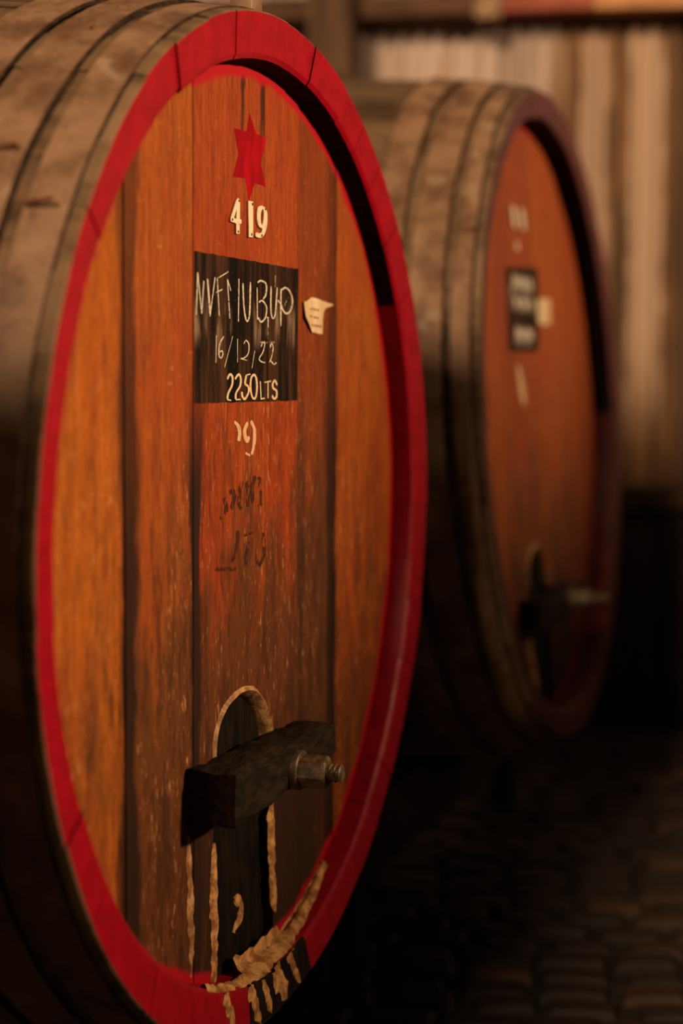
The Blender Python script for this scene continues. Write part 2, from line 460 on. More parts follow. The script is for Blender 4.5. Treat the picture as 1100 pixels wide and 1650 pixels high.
def corrugated(x0, x1, z0, z1, mat, pitch=0.066, amp=0.011):
    bm = bmesh.new(); n = int((x1 - x0) / pitch * 8)
    cols = []
    for i in range(n + 1):
        x = x0 + (x1 - x0) * i / n; y = -amp * math.cos(2 * math.pi * x / pitch)
        cols.append([bm.verts.new((x, y + d, z)) for d in (0.0, 0.002) for z in (z0, z1)])
    for a, b in zip(cols, cols[1:]):
        bm.faces.new((a[0], b[0], b[1], a[1])); bm.faces.new((a[2], a[3], b[3], b[2]))
        bm.faces.new((a[1], b[1], b[3], a[3])); bm.faces.new((a[0], a[2], b[2], b[0]))
    for c in (cols[0], cols[-1]): bm.faces.new((c[0], c[1], c[3], c[2]))
    return from_bm('corrugated_sheet', bm, mat, wall, smooth=60)
XS = [-3.1, -2.35, -1.6, -0.75, 0.02, 0.70, 1.46, 2.22, 2.98]
for k, (a, b) in enumerate(zip(XS, XS[1:])):
    nm = 'zinc' if k in (0, 2, 3, 4, 6) else 'rustsheet'
    corrugated(a - 0.015, b + 0.015, 0.74, 2.36, nm).location.y = 0.002 * (k % 2)
    corrugated(a - 0.015, b + 0.015, 2.36, 3.15, nm if k != 5 else 'zinc').location.y = 0.02 + 0.002 * (k % 2)
def wall_box(name, x0, x1, y0, y1, z0, z1, mat, bev=0.004):
    bm = bmesh.new(); box(bm, ((x0 + x1) / 2, (y0 + y1) / 2, (z0 + z1) / 2), (x1 - x0, y1 - y0, z1 - z0))
    return bevel(from_bm(name, bm, mat, wall), bev)
wall_box('beam', -3.1, 0.525, -0.13, -0.014, 2.372, 2.445, 'beam')
wall_box('beam', 0.527, 0.855, -0.125, -0.014, 2.378, 2.56, 'beamred')
wall_box('beam', 0.857, 3.0, -0.13, -0.014, 2.376, 2.57, 'beamtan')
wall_box('rail', -3.1, 3.0, -0.07, -0.014, 0.715, 0.795, 'rail')
bx = -3.1
while bx < 2.95:
    w = rng.uniform(0.13, 0.19)
    wall_box('board', bx, bx + w - 0.006, -0.03 + rng.uniform(-.004, .004), 0.03, 0.0, 0.718, 'board', 0.003)
    bx += w

# ------------------------------------------------------------------ casks
def cask(name, label, P):
    R, RI, RH, L, BUL = P['R'], P['RI'], P['RH'], P['L'], P['bulge']
    D = P['D']
    hm = P['head']
    def rad(s): return R + BUL * (1 - ((s - L / 2) / (L / 2)) ** 2)
    root = bpy.data.objects.new(name, None); COL.objects.link(root)
    mark(root, label, 'cask', 'oval-looking wine casks with red rims')
    th, tl = P['th'], P['tilt']
    root.rotation_euler = (-tl, 0, th)
    Mx = Matrix.Rotation(th, 4, 'Z') @ Matrix.Rotation(-tl, 4, 'X')
    off = Vector((0, L / 2, -(R + BUL)))
    C = Vector(P['C'])
    root.location = C + (Mx @ off)
    LOC = -off
    rg = random.Random(P['seed'])
    def part(nm, bm, mats, smooth=None, parent=None):
        return from_bm(nm, bm, mats, parent or root, LOC if parent is None else None, smooth)

    # --- staves, each with its painted chime
    br = sorted(a % 360 for a in P['breaks'])
    angs = []
    for a, b in zip(br, br[1:] + [br[0] + 360]):
        n = max(1, round((b - a) / 9.0)); ws = [rg.uniform(0.8, 1.25) for _ in range(n)]; t = sum(ws); c = a
        for w in ws: angs.append(c); c += (b - a) * w / t
    angs.append(angs[0] + 360)
    for a0, a1 in zip(angs, angs[1:]):
        mid = (a0 + a1) / 2 % 360
        dr, df = rg.uniform(-.0012, .0012), rg.uniform(-.0012, .0012)
        prof = [(D + 0.05, RH - 0.002), (D + 0.002, RH), (0.0105 + df, RI - 0.001), (0.0065 + df, RI + 0.005), (0.0 + df, R - 0.003), (0.0015 + df, R - 0.001), (0.008, R + 0.0005), (0.013, rad(0.013))]
        reds = len(prof) - 4
        prof += [(s, rad(s)) for s in (0.06, 0.16, 0.32, 0.5, 0.68, 0.86, L / 2 + (L / 2 - 0.5), L - 0.16, L)]
        prof += [(L, rad(L) - 0.055), (L / 2, rad(L / 2) - 0.055)]
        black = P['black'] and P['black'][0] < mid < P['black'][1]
        gap = 0.03
        bm = bmesh.new(); cols = []
        for k in range(4):
            A = math.radians(a0 + gap + (a1 - a0 - 2 * gap) * k / 3)
            harm = P['harm'] * (0.0044 * math.cos(3 * A) + 0.0023 * math.sin(2 * A))
            cols.append([bm.verts.new(((r + dr + harm * (1 if i > 3 else 0)) * math.cos(A), s, (r + dr + harm * (1 if i > 3 else 0)) * math.sin(A))) for i, (s, r) in enumerate(prof)])
        n = len(prof)
        for ca, cb in zip(cols, cols[1:]):
            for i in range(n):
                f = bm.faces.new((ca[i], ca[(i + 1) % n], cb[(i + 1) % n], cb[i]))
                f.material_index = (2 if (black and i > 1) or (i < 2 and P['stain'][0] < mid < P['stain'][1]) else 1) if i < reds else 0  # inner chime blackened: staining on the near cask, painted shade on the far one
        for c in (cols[0], cols[-1]):
            f = bm.faces.new(c); f.material_index = 2
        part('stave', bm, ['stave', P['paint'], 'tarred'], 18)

    # --- hoops
    for (s0, s1, th_) in P['hoops']:
        bm = bmesh.new(); N = 120; rings = []
        for k in range(N):
            A = 2 * math.pi * k / N
            wv = 0.0012 * noise.noise((math.cos(A) * 3, math.sin(A) * 3, s0 * 40))
            e = 0.003
            prof = [(s0, rad(s0) - 0.004), (s0, rad(s0) + th_ - e), (s0 + e, rad(s0) + th_), (s1 - e, rad(s1) + th_), (s1, rad(s1) + th_ - e), (s1, rad(s1) - 0.004)]
            hm_ = P['harm'] * (0.0044 * math.cos(3 * A) + 0.0023 * math.sin(2 * A)) + wv
            rings.append([bm.verts.new(((r + hm_) * math.cos(A), s + wv * 2, (r + hm_) * math.sin(A))) for s, r in prof])
        for k in range(N):
            a, b = rings[k], rings[(k + 1) % N]
            for i in range(6): bm.faces.new((a[i], a[(i + 1) % 6], b[(i + 1) % 6], b[i])).material_index = 0 if i == 2 else 1
        part('hoop', bm, ['hoop', 'hoopedge'], 35)
    # hoop nails and the lug at the top
    for (A, s, ln, dz) in P['nails']:
        A = math.radians(A); r = rad(s) + 0.010
        p = Vector((r * math.cos(A), s, r * math.sin(A)))
        bm = bmesh.new(); rod(bm, p - Vector((0, ln / 2, -dz)), p + Vector((0, ln / 2, -dz)), 0.0028, seg=8)
        part('hoop_nail', bm, 'rust')
    bm = bmesh.new(); A = math.radians(P['lug']); r = rad(0.04) + 0.012
    box(bm, (r * math.cos(A), 0.045, r * math.sin(A)), (0.040, 0.030, 0.022), Matrix.Rotation(-(A - math.pi / 2), 4, 'Y'))
    bevel(part('hoop_lug', bm, 'hoop'), 0.004)

    # --- head boards
    DX = P['dx']                                    # door and lettering sit this far off the axis
    def clip_board(a0, a1):
        pts = []
        n = 14
        for k in range(n + 1):
            a = a0 + (a1 - a0) * k / n; pts.append((a, math.sqrt(max(0, (RH + 0.010) ** 2 - a * a))))
        for k in range(n + 1):
            a = a1 - (a1 - a0) * k / n; pts.append((a, -math.sqrt(max(0, (RH + 0.010) ** 2 - a * a))))
        return pts
    sh = P['door_h']
    arch = smooth_path([(-0.139, -0.300), (-0.137, -0.262), (-0.112, -0.232), (-0.075, -0.219), (-0.040, -0.2165), (-0.006, -0.224), (0.028, -0.248), (0.052, -0.281), (0.060, -0.310)], 4)
    arch = [(a + DX, h + sh) for a, h in arch]
    DL, DR = arch[0][0], arch[-1][0]
    edges = [-(RH + 0.0099)] + P['joints'] + [RH + 0.0099]
    for k, (a0, a1) in enumerate(zip(edges, edges[1:])):
        g = 0.0006
        a0 += g; a1 -= g
        dep = D + P['board_off'][k]
        pts = clip_board(a0, a1)
        if a0 < DL and a1 > DR:
            top = [p for p in pts if p[1] >= 0]
            rr = RH + 0.010
            ring = lambda x: -math.sqrt(max(0, rr * rr - x * x))
            right = [(a1 + (DR + 0.006 - a1) * q / 6, ring(a1 + (DR + 0.006 - a1) * q / 6)) for q in range(7)]
            left = [(DL - 0.003 + (a0 - DL + 0.003) * q / 6, ring(DL - 0.003 + (a0 - DL + 0.003) * q / 6)) for q in range(7)]
            pts = top + right + list(reversed(arch)) + left
        bm = bmesh.new(); prism(bm, pts, dep, dep + 0.034)
        o = part('head_board', bm, hm)
        o.color = (*P['tints'][k], P['wear'][k])
        bevel(o, 0.0022, 2, 50)

    # --- little door at the foot of the head
    bm = bmesh.new()
    rr = RH + 0.006
    dl, dr_ = DL + 0.002, DR + 0.003
    din = [(DX - 0.038 + (a - DX + 0.038) * 0.975, h - 0.004) for a, h in arch]
    pts = din + [(dr_ - 0.002 + (dl - dr_ + 0.002) * q / 8, -math.sqrt(rr * rr - (dr_ - 0.002 + (dl - dr_ + 0.002) * q / 8) ** 2)) for q in range(9)]
    prism(bm, pts, D + 0.013, D + 0.05)
    door = part('door', bm, 'door'); bevel(door, 0.003)
    door['label'] = 'black arched door set into the cask head'
    # worn pale lip around the arch
    bm = bmesh.new(); rows = []
    for i, (a, h) in enumerate(arch):
        q = i / (len(arch) - 1)
        wd = 0.003 + 0.010 * max(0.0, math.sin(min(1, max(0, (q - 0.30) / 0.7)) * math.pi * 0.62)) 
        ca, chh = a - (DX - 0.038), h - (-0.36 + sh)
        l = math.hypot(ca, chh)
        w1 = 0.0015 + 0.001 * noise.noise((a * 60, h * 60, 3))
        rows.append([bm.verts.new((a + ca / l * (0.004 + w1), D - 0.0005, h + chh / l * (0.004 + w1))), bm.verts.new((a, D - 0.003 - w1, h)),
                     bm.verts.new((a - ca / l * wd * 0.7, D + 0.004, h - chh / l * wd * 0.7)), bm.verts.new((a - ca / l * wd, D + 0.0135, h - chh / l * wd))])
    for a, b in zip(rows, rows[1:]):
        for i in range(3): bm.faces.new((a[i], a[i + 1], b[i + 1], b[i]))
    lip = part('door_lip', bm, 'palelip', 60); lip['label'] = 'pale worn lip around the arch of the door'

    # --- crossbar, with bolt, washer and nut as its own pieces
    b0, b1, bz0, bz1, bt = P['bar']
    bm = bmesh.new(); NX, NY, NZ = 26, 6, 8; grid = {}
    for i in range(NX + 1):
        for j in range(NY + 1):
            for k in range(NZ + 1):
                if 0 < i < NX and 0 < j < NY and 0 < k < NZ: continue
                q = i / NX
                zb = bz0 + P['bar_rise'] * max(0.0, (q - 0.25) / 0.75) ** 1.3
                zt = bz1 - P['bar_drop'] * q
                a = b0 + (b1 - b0) * q; y = D - bt * j / NY - (0 if j == 0 else 0.0); z = zb + (zt - zb) * k / NZ
                p = Vector((a, y, z))
                c = Vector((noise.noise(p * 22), noise.noise(p * 22 + Vector((9, 0, 0))), noise.noise(p * 30 + Vector((0, 7, 0)))))
                e = 0.004 if (j in (0, NY)) + (k in (0, NZ)) + (i in (0, NX)) >= 2 else 0.0
                p += Vector((c.x * 0.004, c.y * (0.004 if j else 0), c.z * 0.006))
                p.z += -e if k == NZ else (e if k == 0 else 0)
                p.y += e if j == NY else 0
                grid[i, j, k] = bm.verts.new(p)
    def quad(*ks): bm.faces.new([grid[k] for k in ks])
    for i in range(NX):
        for j in range(NY):
            quad((i, j, 0), (i + 1, j, 0), (i + 1, j + 1, 0), (i, j + 1, 0)); quad((i, j, NZ), (i, j + 1, NZ), (i + 1, j + 1, NZ), (i + 1, j, NZ))
        for k in range(NZ):
            quad((i, 0, k), (i, 0, k + 1), (i + 1, 0, k + 1), (i + 1, 0, k)); quad((i, NY, k), (i + 1, NY, k), (i + 1, NY, k + 1), (i, NY, k + 1))
    for j in range(NY):
        for k in range(NZ):
            quad((0, j, k), (0, j + 1, k), (0, j + 1, k + 1), (0, j, k + 1)); quad((NX, j, k), (NX, j, k + 1), (NX, j + 1, k + 1), (NX, j + 1, k))
    bar = part('crossbar', bm, 'bar', 40)
    bar['label'] = 'rough blackened wooden crossbar holding the door shut'
    ba, bh = P['bolt']; y0 = D - bt
    bl = P['bolt_len']
    def turned(nm, prof, seg, mat, rot=0.0, smooth=30):
        bm = bmesh.new(); rs = []
        for (y, r) in prof:
            rs.append([bm.verts.new((ba + r * math.cos(rot + 2 * math.pi * k / seg), y, bh + r * math.sin(rot + 2 * math.pi * k / seg))) for k in range(seg)])
        for a, b in zip(rs, rs[1:]):
            for k in range(seg): bm.faces.new((a[k], a[(k + 1) % seg], b[(k + 1) % seg], b[k]))
        bm.faces.new(rs[0]); bm.faces.new(rs[-1])
        return from_bm(nm, bm, mat, bar, None, smooth)
    turned('washer', [(y0 + 0.004, 0.026), (y0 - 0.008, 0.026), (y0 - 0.010, 0.024)], 28, 'iron')
    bevel(turned('nut', [(y0 - 0.008, 0.0225), (y0 - 0.043, 0.0225), (y0 - 0.046, 0.0195)], 6, 'iron', 0.25, 20), 0.0015)
    pr = []; yy = y0 - 0.030
    while yy > y0 - 0.046 - bl:
        pr += [(yy, 0.0125), (yy - 0.0022, 0.0105), (yy - 0.0044, 0.0105)]; yy -= 0.0066
    pr += [(yy, 0.0122), (yy - 0.002, 0.010)]
    turned('bolt', pr, 18, 'iron', 0, 30)
    return root, part, D, DX, RH, RI, R, LOC

COMMON = dict(L=1.70)
C1 = (-0.0761, 2.2088, -0.1894 + H)
cask1, part1, D1, DX1, RH1, RI1, R1, LOC1 = cask('wine_cask', 'big near oak cask numbered 419 with red star and blackboard on its head', dict(
    COMMON, D=0.040, R=0.655, RI=0.599, RH=0.593, bulge=0.055, th=1.2294, tilt=-0.0064, C=C1, seed=3, harm=1.0,
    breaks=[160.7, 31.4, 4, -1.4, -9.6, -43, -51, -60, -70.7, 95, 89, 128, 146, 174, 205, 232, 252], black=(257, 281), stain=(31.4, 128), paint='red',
    hoops=[(0.014, 0.067, 0.0025), (0.079, 0.143, 0.0060), (0.156, 0.228, 0.0060), (0.36, 0.43, 0.0045), (1.24, 1.31, 0.0045), (1.55, 1.62, 0.006), (1.63, 1.685, 0.005)],
    nails=[(146.5, 0.045, 0.034, 0.002), (140.5, 0.105, 0.030, 0.002), (120.0, 0.10, 0.006, 0.0)], lug=92,
    head='head1', joints=[-0.3805, -0.1990, 0.1515, 0.3085], board_off=[0.002, 0.0006, 0.0, 0.0015, 0.0004],
    tints=[(1.05, 1.18, 0.85), (0.92, 0.92, 0.90), (0.88, 0.64, 0.75), (0.62, 0.55, 0.65), (0.96, 0.95, 0.80)], wear=[0.42, 0.90, 0.88, 1.25, 0.62],
    dx=0.0, door_h=0.0, bar=(-0.221, 0.135, -0.351, -0.280, 0.070), bar_rise=0.020, bar_drop=0.010, bolt=(-0.030, -0.319), bolt_len=0.016))

C2 = (0.5022, 3.7968, -0.0767 + H)
cask2, part2, D2, DX2, RH2, RI2, R2, LOC2 = cask('wine_cask', 'cask further back beside the wall with small blackboard and pale tag', dict(
    COMMON, D=0.060, R=0.72, RI=0.663, RH=0.657, bulge=0.10, th=1.2315, tilt=0.0615, C=C2, seed=11, harm=0.0,
    breaks=[0, 40, 75, 120, 170, 210, 260, 300], black=None, stain=(0, 120), paint='dullred',  # black range here paints shade on the inside of the rim
    hoops=[(0.015, 0.055, 0.006), (0.066, 0.134, 0.008), (0.148, 0.215, 0.008), (0.45, 0.52, 0.007), (1.24, 1.31, 0.006), (1.48, 1.55, 0.006), (1.64, 1.69, 0.006)],
    nails=[(150.0, 0.03, 0.03, 0.002)], lug=60,
    head='head2', joints=[-0.45, -0.335, 0.02, 0.32], board_off=[0.001, 0.0, 0.001, 0.0, 0.001],
    tints=[(1.1, 1.1, 1.0), (1.05, 0.95, 0.9), (0.85, 0.72, 0.8), (0.95, 0.85, 0.8), (0.9, 0.8, 0.8)], wear=[0.2, 0.4, 0.6, 0.6, 0.5],
    dx=-0.045, door_h=-0.070, bar=(-0.272, 0.090, -0.450, -0.388, 0.070), bar_rise=0.020, bar_drop=0.0, bolt=(-0.068, -0.408), bolt_len=0.032))

C0 = (C1[0] - 1.69 * math.cos(1.2294), C1[1] - 1.69 * math.sin(1.2294), C1[2])  # out-of-view cask of the row, added for its shadow on the near cask
cask('wine_cask', 'cask at the near end of the row, on the other side of the numbered one', dict(
    COMMON, D=0.040, R=0.655, RI=0.599, RH=0.593, bulge=0.055, th=1.2294, tilt=0.0, C=C0, seed=23, harm=0.0,
    breaks=[10, 50, 100, 150, 190, 240, 290], black=None, stain=(31, 128), paint='red',
    hoops=[(0.017, 0.069, 0.005), (0.077, 0.147, 0.006), (0.36, 0.43, 0.006), (1.24, 1.31, 0.0045), (1.55, 1.62, 0.006), (1.63, 1.685, 0.005)],
    nails=[(40, 0.045, 0.034, 0.002)], lug=88, head='head2', joints=[-0.39, -0.19, 0.15, 0.32], board_off=[0.001, 0.0, 0.0008, 0.0015, 0.0],
    tints=[(1.0, 1.0, 1.0)] * 5, wear=[0.5] * 5, dx=0.0, door_h=0.0, bar=(-0.221, 0.135, -0.351, -0.280, 0.070), bar_rise=0.020, bar_drop=0.010, bolt=(-0.030, -0.319), bolt_len=0.016))

# ------------------------------------------------------------------ lettering and fittings on the near cask
d = D1 - 0.0004
def strokes(nm, items, mat, wx, wz, s, parent, jitter=0.25):
    out = []
    for k, (pts, cv) in enumerate(items):
        bm = bmesh.new(); ribbon(bm, pts, s, wx, wz, 0.0002, cv, 6, jitter, k)
        out.append(from_bm(nm, bm, mat, parent, None if parent is not cask1 and parent is not cask2 else (LOC1 if parent is cask1 else LOC2)))
    return out

# painted red star
star = [(-0.0246, 0.5354), (-0.0348, 0.5103), (-0.0753, 0.5094), (-0.0612, 0.4771), (-0.0791, 0.4477), (-0.0387, 0.4507), (-0.0262, 0.4222), (-0.0074, 0.4479), (0.0313, 0.4475), (0.0138, 0.4768), (0.0331, 0.5116), (-0.0035, 0.5123)]
bm = bmesh.new(); prism(bm, star, D1 - 0.00025, D1 + 0.0015)
part1('star', bm, 'starred')['label'] = 'red painted six-pointed star'

# nailed cream numerals 4 1 9
NUM = {
 '4': [[(-0.0680, 0.4225), (-0.0740, 0.4190), (-0.0925, 0.3951), (-0.0925, 0.3905), (-0.0746, 0.3895), (-0.0746, 0.3765), (-0.0632, 0.3775), (-0.0630, 0.3900), (-0.0572, 0.3910), (-0.0572, 0.3962), (-0.0625, 0.3968), (-0.0622, 0.4210)], [(-0.0726, 0.4090), (-0.0815, 0.3962), (-0.0732, 0.3960)]],
 '1': [[(-0.0342, 0.4225), (-0.0190, 0.4230), (-0.0182, 0.3765), (-0.0334, 0.3755)]],
 '9': [smooth_path([(0.0110, 0.4208), (-0.0020, 0.4170), (-0.0056, 0.4070), (-0.0040, 0.3975), (0.0037, 0.3915), (0.0136, 0.3905)], 4) + smooth_path([(0.0110, 0.3858), (0.0030, 0.3840), (-0.0080, 0.3840), (-0.0094, 0.3782), (0.0087, 0.3780), (0.0220, 0.3850), (0.0295, 0.3980), (0.0300, 0.4120), (0.0240, 0.4195)], 3), smooth_path([(0.0125, 0.4160), (0.0075, 0.4091), (0.0080, 0.3990), (0.0128, 0.3955), (0.0172, 0.4030), (0.0175, 0.4130), (0.0140, 0.4160)], 3)]}
NAILS = {'4': [(-0.0665, 0.4190), (-0.0690, 0.3800), (-0.0880, 0.3935)], '1': [(-0.0225, 0.4190), (-0.0250, 0.3800)], '9': [(0.0225, 0.4170), (0.0100, 0.3815)]}
for ch, outl in NUM.items():
    me = outline_mesh(outl, 0.0010, 0.0007)
    for v in me.vertices:
        x, y, z = v.co; v.co = (x, D1 - 0.0016 - z, y)
    me.flip_normals()
    o = link_mesh('numeral', me, 'cream', cask1, LOC1); o['label'] = 'cream nailed-on numeral ' + ch
    for (a, h) in NAILS[ch]:
        bm = bmesh.new(); rod(bm, (a, D1 + 0.001, h), (a, D1 - 0.0042, h), 0.0024, 0.0016, 10)
        from_bm('nail_head', bm, 'rust', o)

# blackboard patch with chalk writing
bm = bmesh.new()
top = [(-0.1965 + 0.3500 * q / 24, 0.3465 + 0.0015 * noise.noise((q * 0.9, 0, 0))) for q in range(25)]
bot = [(0.1510 - 0.3480 * q / 24, 0.1630 + 0.0018 * noise.noise((q * 0.9, 5, 0))) for q in range(25)]
prism(bm, top + bot, D1 - 0.0003, D1 + 0.0016)
slate = part1('blackboard', bm, 'chalkboard'); slate['label'] = 'black painted panel with chalk writing'
Z = D1 - 0.0010
CH = [([(-0.1922, 0.2702), (-0.1882, 0.3213)], 0), ([(-0.1882, 0.3213), (-0.1765, 0.2721)], 0), ([(-0.1765, 0.2721), (-0.1701, 0.312)], 0),
      ([(-0.1598, 0.3152), (-0.1518, 0.2698)], 0), ([(-0.1585, 0.3152), (-0.1500, 0.2720)], 0), ([(-0.1518, 0.2698), (-0.1363, 0.3182)], 0),
      ([(-0.1297, 0.3186), (-0.1231, 0.2708)], 0), ([(-0.1256, 0.3185), (-0.0954, 0.3276)], 0), ([(-0.133, 0.2999), (-0.1139, 0.3045)], 0),
      ([(-0.098, 0.3181), (-0.0902, 0.2693)], 0), ([(-0.098, 0.3181), (-0.0869, 0.3045)], 0), ([(-0.0609, 0.3208), (-0.0625, 0.2662)], 0),
      ([(-0.0478, 0.316), (-0.0451, 0.2901), (-0.0397, 0.273), (-0.0325, 0.2678), (-0.0253, 0.2784), (-0.0228, 0.3188)], 1),
      ([(0.0001, 0.313), (0.0012, 0.271)], 0), ([(0.0019, 0.3194), (0.0112, 0.3224), (0.028, 0.3209), (0.0328, 0.3148), (0.03, 0.3047), (0.0206, 0.2986)], 1),
      ([(0.0057, 0.294), (0.0188, 0.2964), (0.032, 0.2899), (0.033, 0.2821), (0.0265, 0.2726), (0.0133, 0.2686), (0.0031, 0.2739)], 1),
      ([(0.0321, 0.2749), (0.0388, 0.2752), (0.0389, 0.2616)], 0),
      ([(0.049, 0.317), (0.0483, 0.2905), (0.0512, 0.2785), (0.0571, 0.2748), (0.0648, 0.2819), (0.0714, 0.3168)], 1),
      ([(0.0846, 0.2652), (0.0852, 0.3103), (0.0901, 0.3149), (0.1021, 0.318), (0.1163, 0.3147), (0.1266, 0.3064), (0.1277, 0.2961), (0.1186, 0.2861), (0.1045, 0.283), (0.0924, 0.2873), (0.0844, 0.295), (0.0735, 0.2996)], 1)]
strokes('chalk_stroke', CH, 'chalk', 0.0026, 0.0012, Z, slate)
DT = [([(-0.1323, 0.2471), (-0.1338, 0.213)], 0), ([(-0.1088, 0.2463), (-0.1214, 0.2373), (-0.1248, 0.2236), (-0.1191, 0.2191), (-0.1122, 0.2229), (-0.1145, 0.2279), (-0.1225, 0.2264)], 1),
      ([(-0.0808, 0.247), (-0.1069, 0.2077)], 0), ([(-0.0653, 0.2442), (-0.0653, 0.2142)], 0),
      ([(-0.0448, 0.238), (-0.0375, 0.2429), (-0.0276, 0.2375), (-0.03, 0.226), (-0.0435, 0.2201), (-0.0569, 0.219)], 1), ([(-0.0569, 0.219), (-0.0325, 0.2169)], 0),
      ([(-0.0076, 0.2302), (-0.0175, 0.2066)], 0), ([(0.014, 0.2354), (0.0203, 0.2414), (0.0268, 0.2396), (0.0204, 0.2287), (0.0077, 0.2198), (0.0154, 0.216), (0.0283, 0.2147)], 1),
      ([(0.0464, 0.2351), (0.0504, 0.241), (0.057, 0.2353), (0.0505, 0.2214), (0.0439, 0.2154)], 1), ([(0.0439, 0.2154), (0.0479, 0.2174), (0.0598, 0.2131), (0.0692, 0.2152)], 1)]
strokes('chalk_stroke', DT, 'chalk', 0.0017, 0.0009, Z, slate)
FA = [([(0.0654, 0.3323), (0.0645, 0.3164)], 0), ([(0.1123, 0.305), (0.0983, 0.2934)], 0), ([(0.0389, 0.2616), (0.0400, 0.2430)], 0), ([(0.0100, 0.2415), (0.0620, 0.2425)], 0)]
strokes('chalk_smear', FA, 'faintchalk', 0.0035, 0.0024, Z + 0.0002, slate)
LT = [([(-0.0983, 0.1925), (-0.0901, 0.1986), (-0.0819, 0.1954), (-0.083, 0.1851), (-0.0948, 0.1749), (-0.0983, 0.167)], 1), ([(-0.0983, 0.1668), (-0.0859, 0.1656)], 0),
      ([(-0.0736, 0.1926), (-0.0616, 0.1987), (-0.0544, 0.1935), (-0.0567, 0.1841), (-0.0699, 0.1747), (-0.0711, 0.1668)], 1), ([(-0.0711, 0.1663), (-0.0555, 0.1666)], 0),
      ([(-0.0225, 0.1993), (-0.0361, 0.1979)], 0), ([(-0.0361, 0.1979), (-0.0397, 0.1869), (-0.0298, 0.1831), (-0.0286, 0.1754), (-0.0409, 0.167), (-0.0494, 0.1708), (-0.0507, 0.1765)], 1),
      ([(-0.01, 0.1994), (-0.02, 0.1936), (-0.0219, 0.1802), (-0.0148, 0.1686), (-0.0048, 0.1685), (0.0002, 0.1801), (-0.0024, 0.1936), (-0.01, 0.1994)], 1),
      ([(0.0117, 0.1898), (0.0146, 0.1659)], 0), ([(0.0146, 0.1665), (0.0273, 0.1673)], 0), ([(0.0258, 0.1883), (0.0494, 0.1903)], 0), ([(0.0389, 0.1898), (0.039, 0.1672)], 0),
      ([(0.0721, 0.1848), (0.064, 0.1908), (0.0561, 0.1868), (0.0574, 0.1809), (0.0695, 0.1769), (0.0696, 0.1689), (0.0602, 0.1665), (0.0535, 0.171)], 1)]
strokes('letter', LT, 'penpaint', 0.0031, 0.0015, Z, slate, 0.15)

# older lettering on the bare board: flaked cream digits and two faded black lines
OLD = [([(-0.0744, 0.1386), (-0.0615, 0.1320), (-0.0567, 0.1228), (-0.0599, 0.1128)], 1), ([(-0.03, 0.1365), (-0.0405, 0.1245), (-0.0320, 0.1118), (-0.0249, 0.1177)], 1),
       ([(-0.0193, 0.1383), (-0.0067, 0.1256), (-0.0083, 0.1069), (-0.0164, 0.0936)], 1), ([(-0.0378, 0.0966), (-0.0217, 0.0928)], 0)]
strokes('old_digit', OLD, 'oldcream', 0.0052, 0.0022, d, cask1, 0.3)
GH = [([(-0.0891, 0.0472), (-0.0789, 0.0496), (-0.0737, 0.0411), (-0.0839, 0.0265)], 1), ([(-0.1067, 0.0423), (-0.0992, 0.0307), (-0.1017, 0.0208)], 1), ([(-0.1192, 0.0181), (-0.1042, 0.0169)], 0),
      ([(-0.0477, 0.0601), (-0.0555, 0.0482), (-0.0568, 0.0318), (-0.0489, 0.023)], 1), ([(-0.0316, 0.0259), (-0.0263, 0.0464), (-0.0344, 0.0593)], 1),
      ([(-0.002, 0.0649), (-0.0128, 0.0529), (-0.0114, 0.0287)], 1), ([(0.009, 0.0632), (0.0147, 0.0439), (0.0134, 0.0206)], 1),
      ([(-0.0421, -0.0107), (-0.0098, -0.0103)], 0), ([(-0.0206, -0.0219), (-0.034, -0.0364), (-0.034, -0.051)], 1), ([(-0.0619, -0.0028), (-0.0657, -0.0282), (-0.0812, -0.041)], 1),
      ([(-0.1389, -0.0452), (-0.0657, -0.0529)], 0), ([(0.0234, -0.0131), (0.0292, -0.0425), (0.0125, -0.0547), (0.0041, -0.0496)], 1)]
strokes('faded_letter', GH, 'ghost', 0.0060, 0.0035, d, cask1, 0.4)

# paper tag with a curled corner
def tag_sheet(outl, curl):
    bm = bmesh.new()
    vs = [bm.verts.new((a, D1 - 0.0015 - curl(a, h), h)) for a, h in outl]
    c = bm.verts.new((0.215, D1 - 0.0015 - curl(0.215, 0.286), 0.286))
    for i in range(len(vs)): bm.faces.new((c, vs[i], vs[(i + 1) % len(vs)]))
    bmesh.ops.subdivide_edges(bm, edges=bm.edges[:], cuts=2, use_grid_fill=True)
    for v in bm.verts: v.co.y = D1 - 0.0015 - curl(v.co.x, v.co.z)
    bmesh.ops.solidify(bm, geom=bm.faces[:], thickness=0.0003)
    return bm
curl = lambda a, h: 0.007 * max(0.0, (a - 0.235) / 0.04) ** 1.5 * (1 if h > 0.29 else 0.2) + 0.004 * max(0.0, 0.205 - a) / 0.035 * max(0.0, (0.297 - h) / 0.03)
TAG = [(0.1718, 0.3019), (0.1833, 0.3038), (0.2023, 0.3097), (0.2259, 0.3091), (0.2746, 0.3025), (0.2544, 0.2992), (0.2488, 0.2906), (0.2472, 0.2587), (0.2323, 0.2585), (0.2044, 0.2602), (0.1850, 0.2738), (0.1748, 0.2806)]
tagp = part1('paper_tag', tag_sheet(TAG, curl), 'paper', 50); tagp['label'] = 'cream paper tag with curled torn corner'
PRN = [([(0.197 + k * 0.0125, 0.2934 - k * 0.0004), (0.206 + k * 0.0125, 0.2931 - k * 0.0004)], 0) for k in range(3)] + \
      [([(0.1944 + k, 0.2827 - k * 0.05), (0.2035 + k, 0.2822 - k * 0.05)], 0) for k in (0.0, 0.0155, 0.027)] + \
      [([(0.2001 + k * 0.0115, 0.2704 - k * 0.0003), (0.2085 + k * 0.0115, 0.2702 - k * 0.0003)], 0) for k in range(4)]
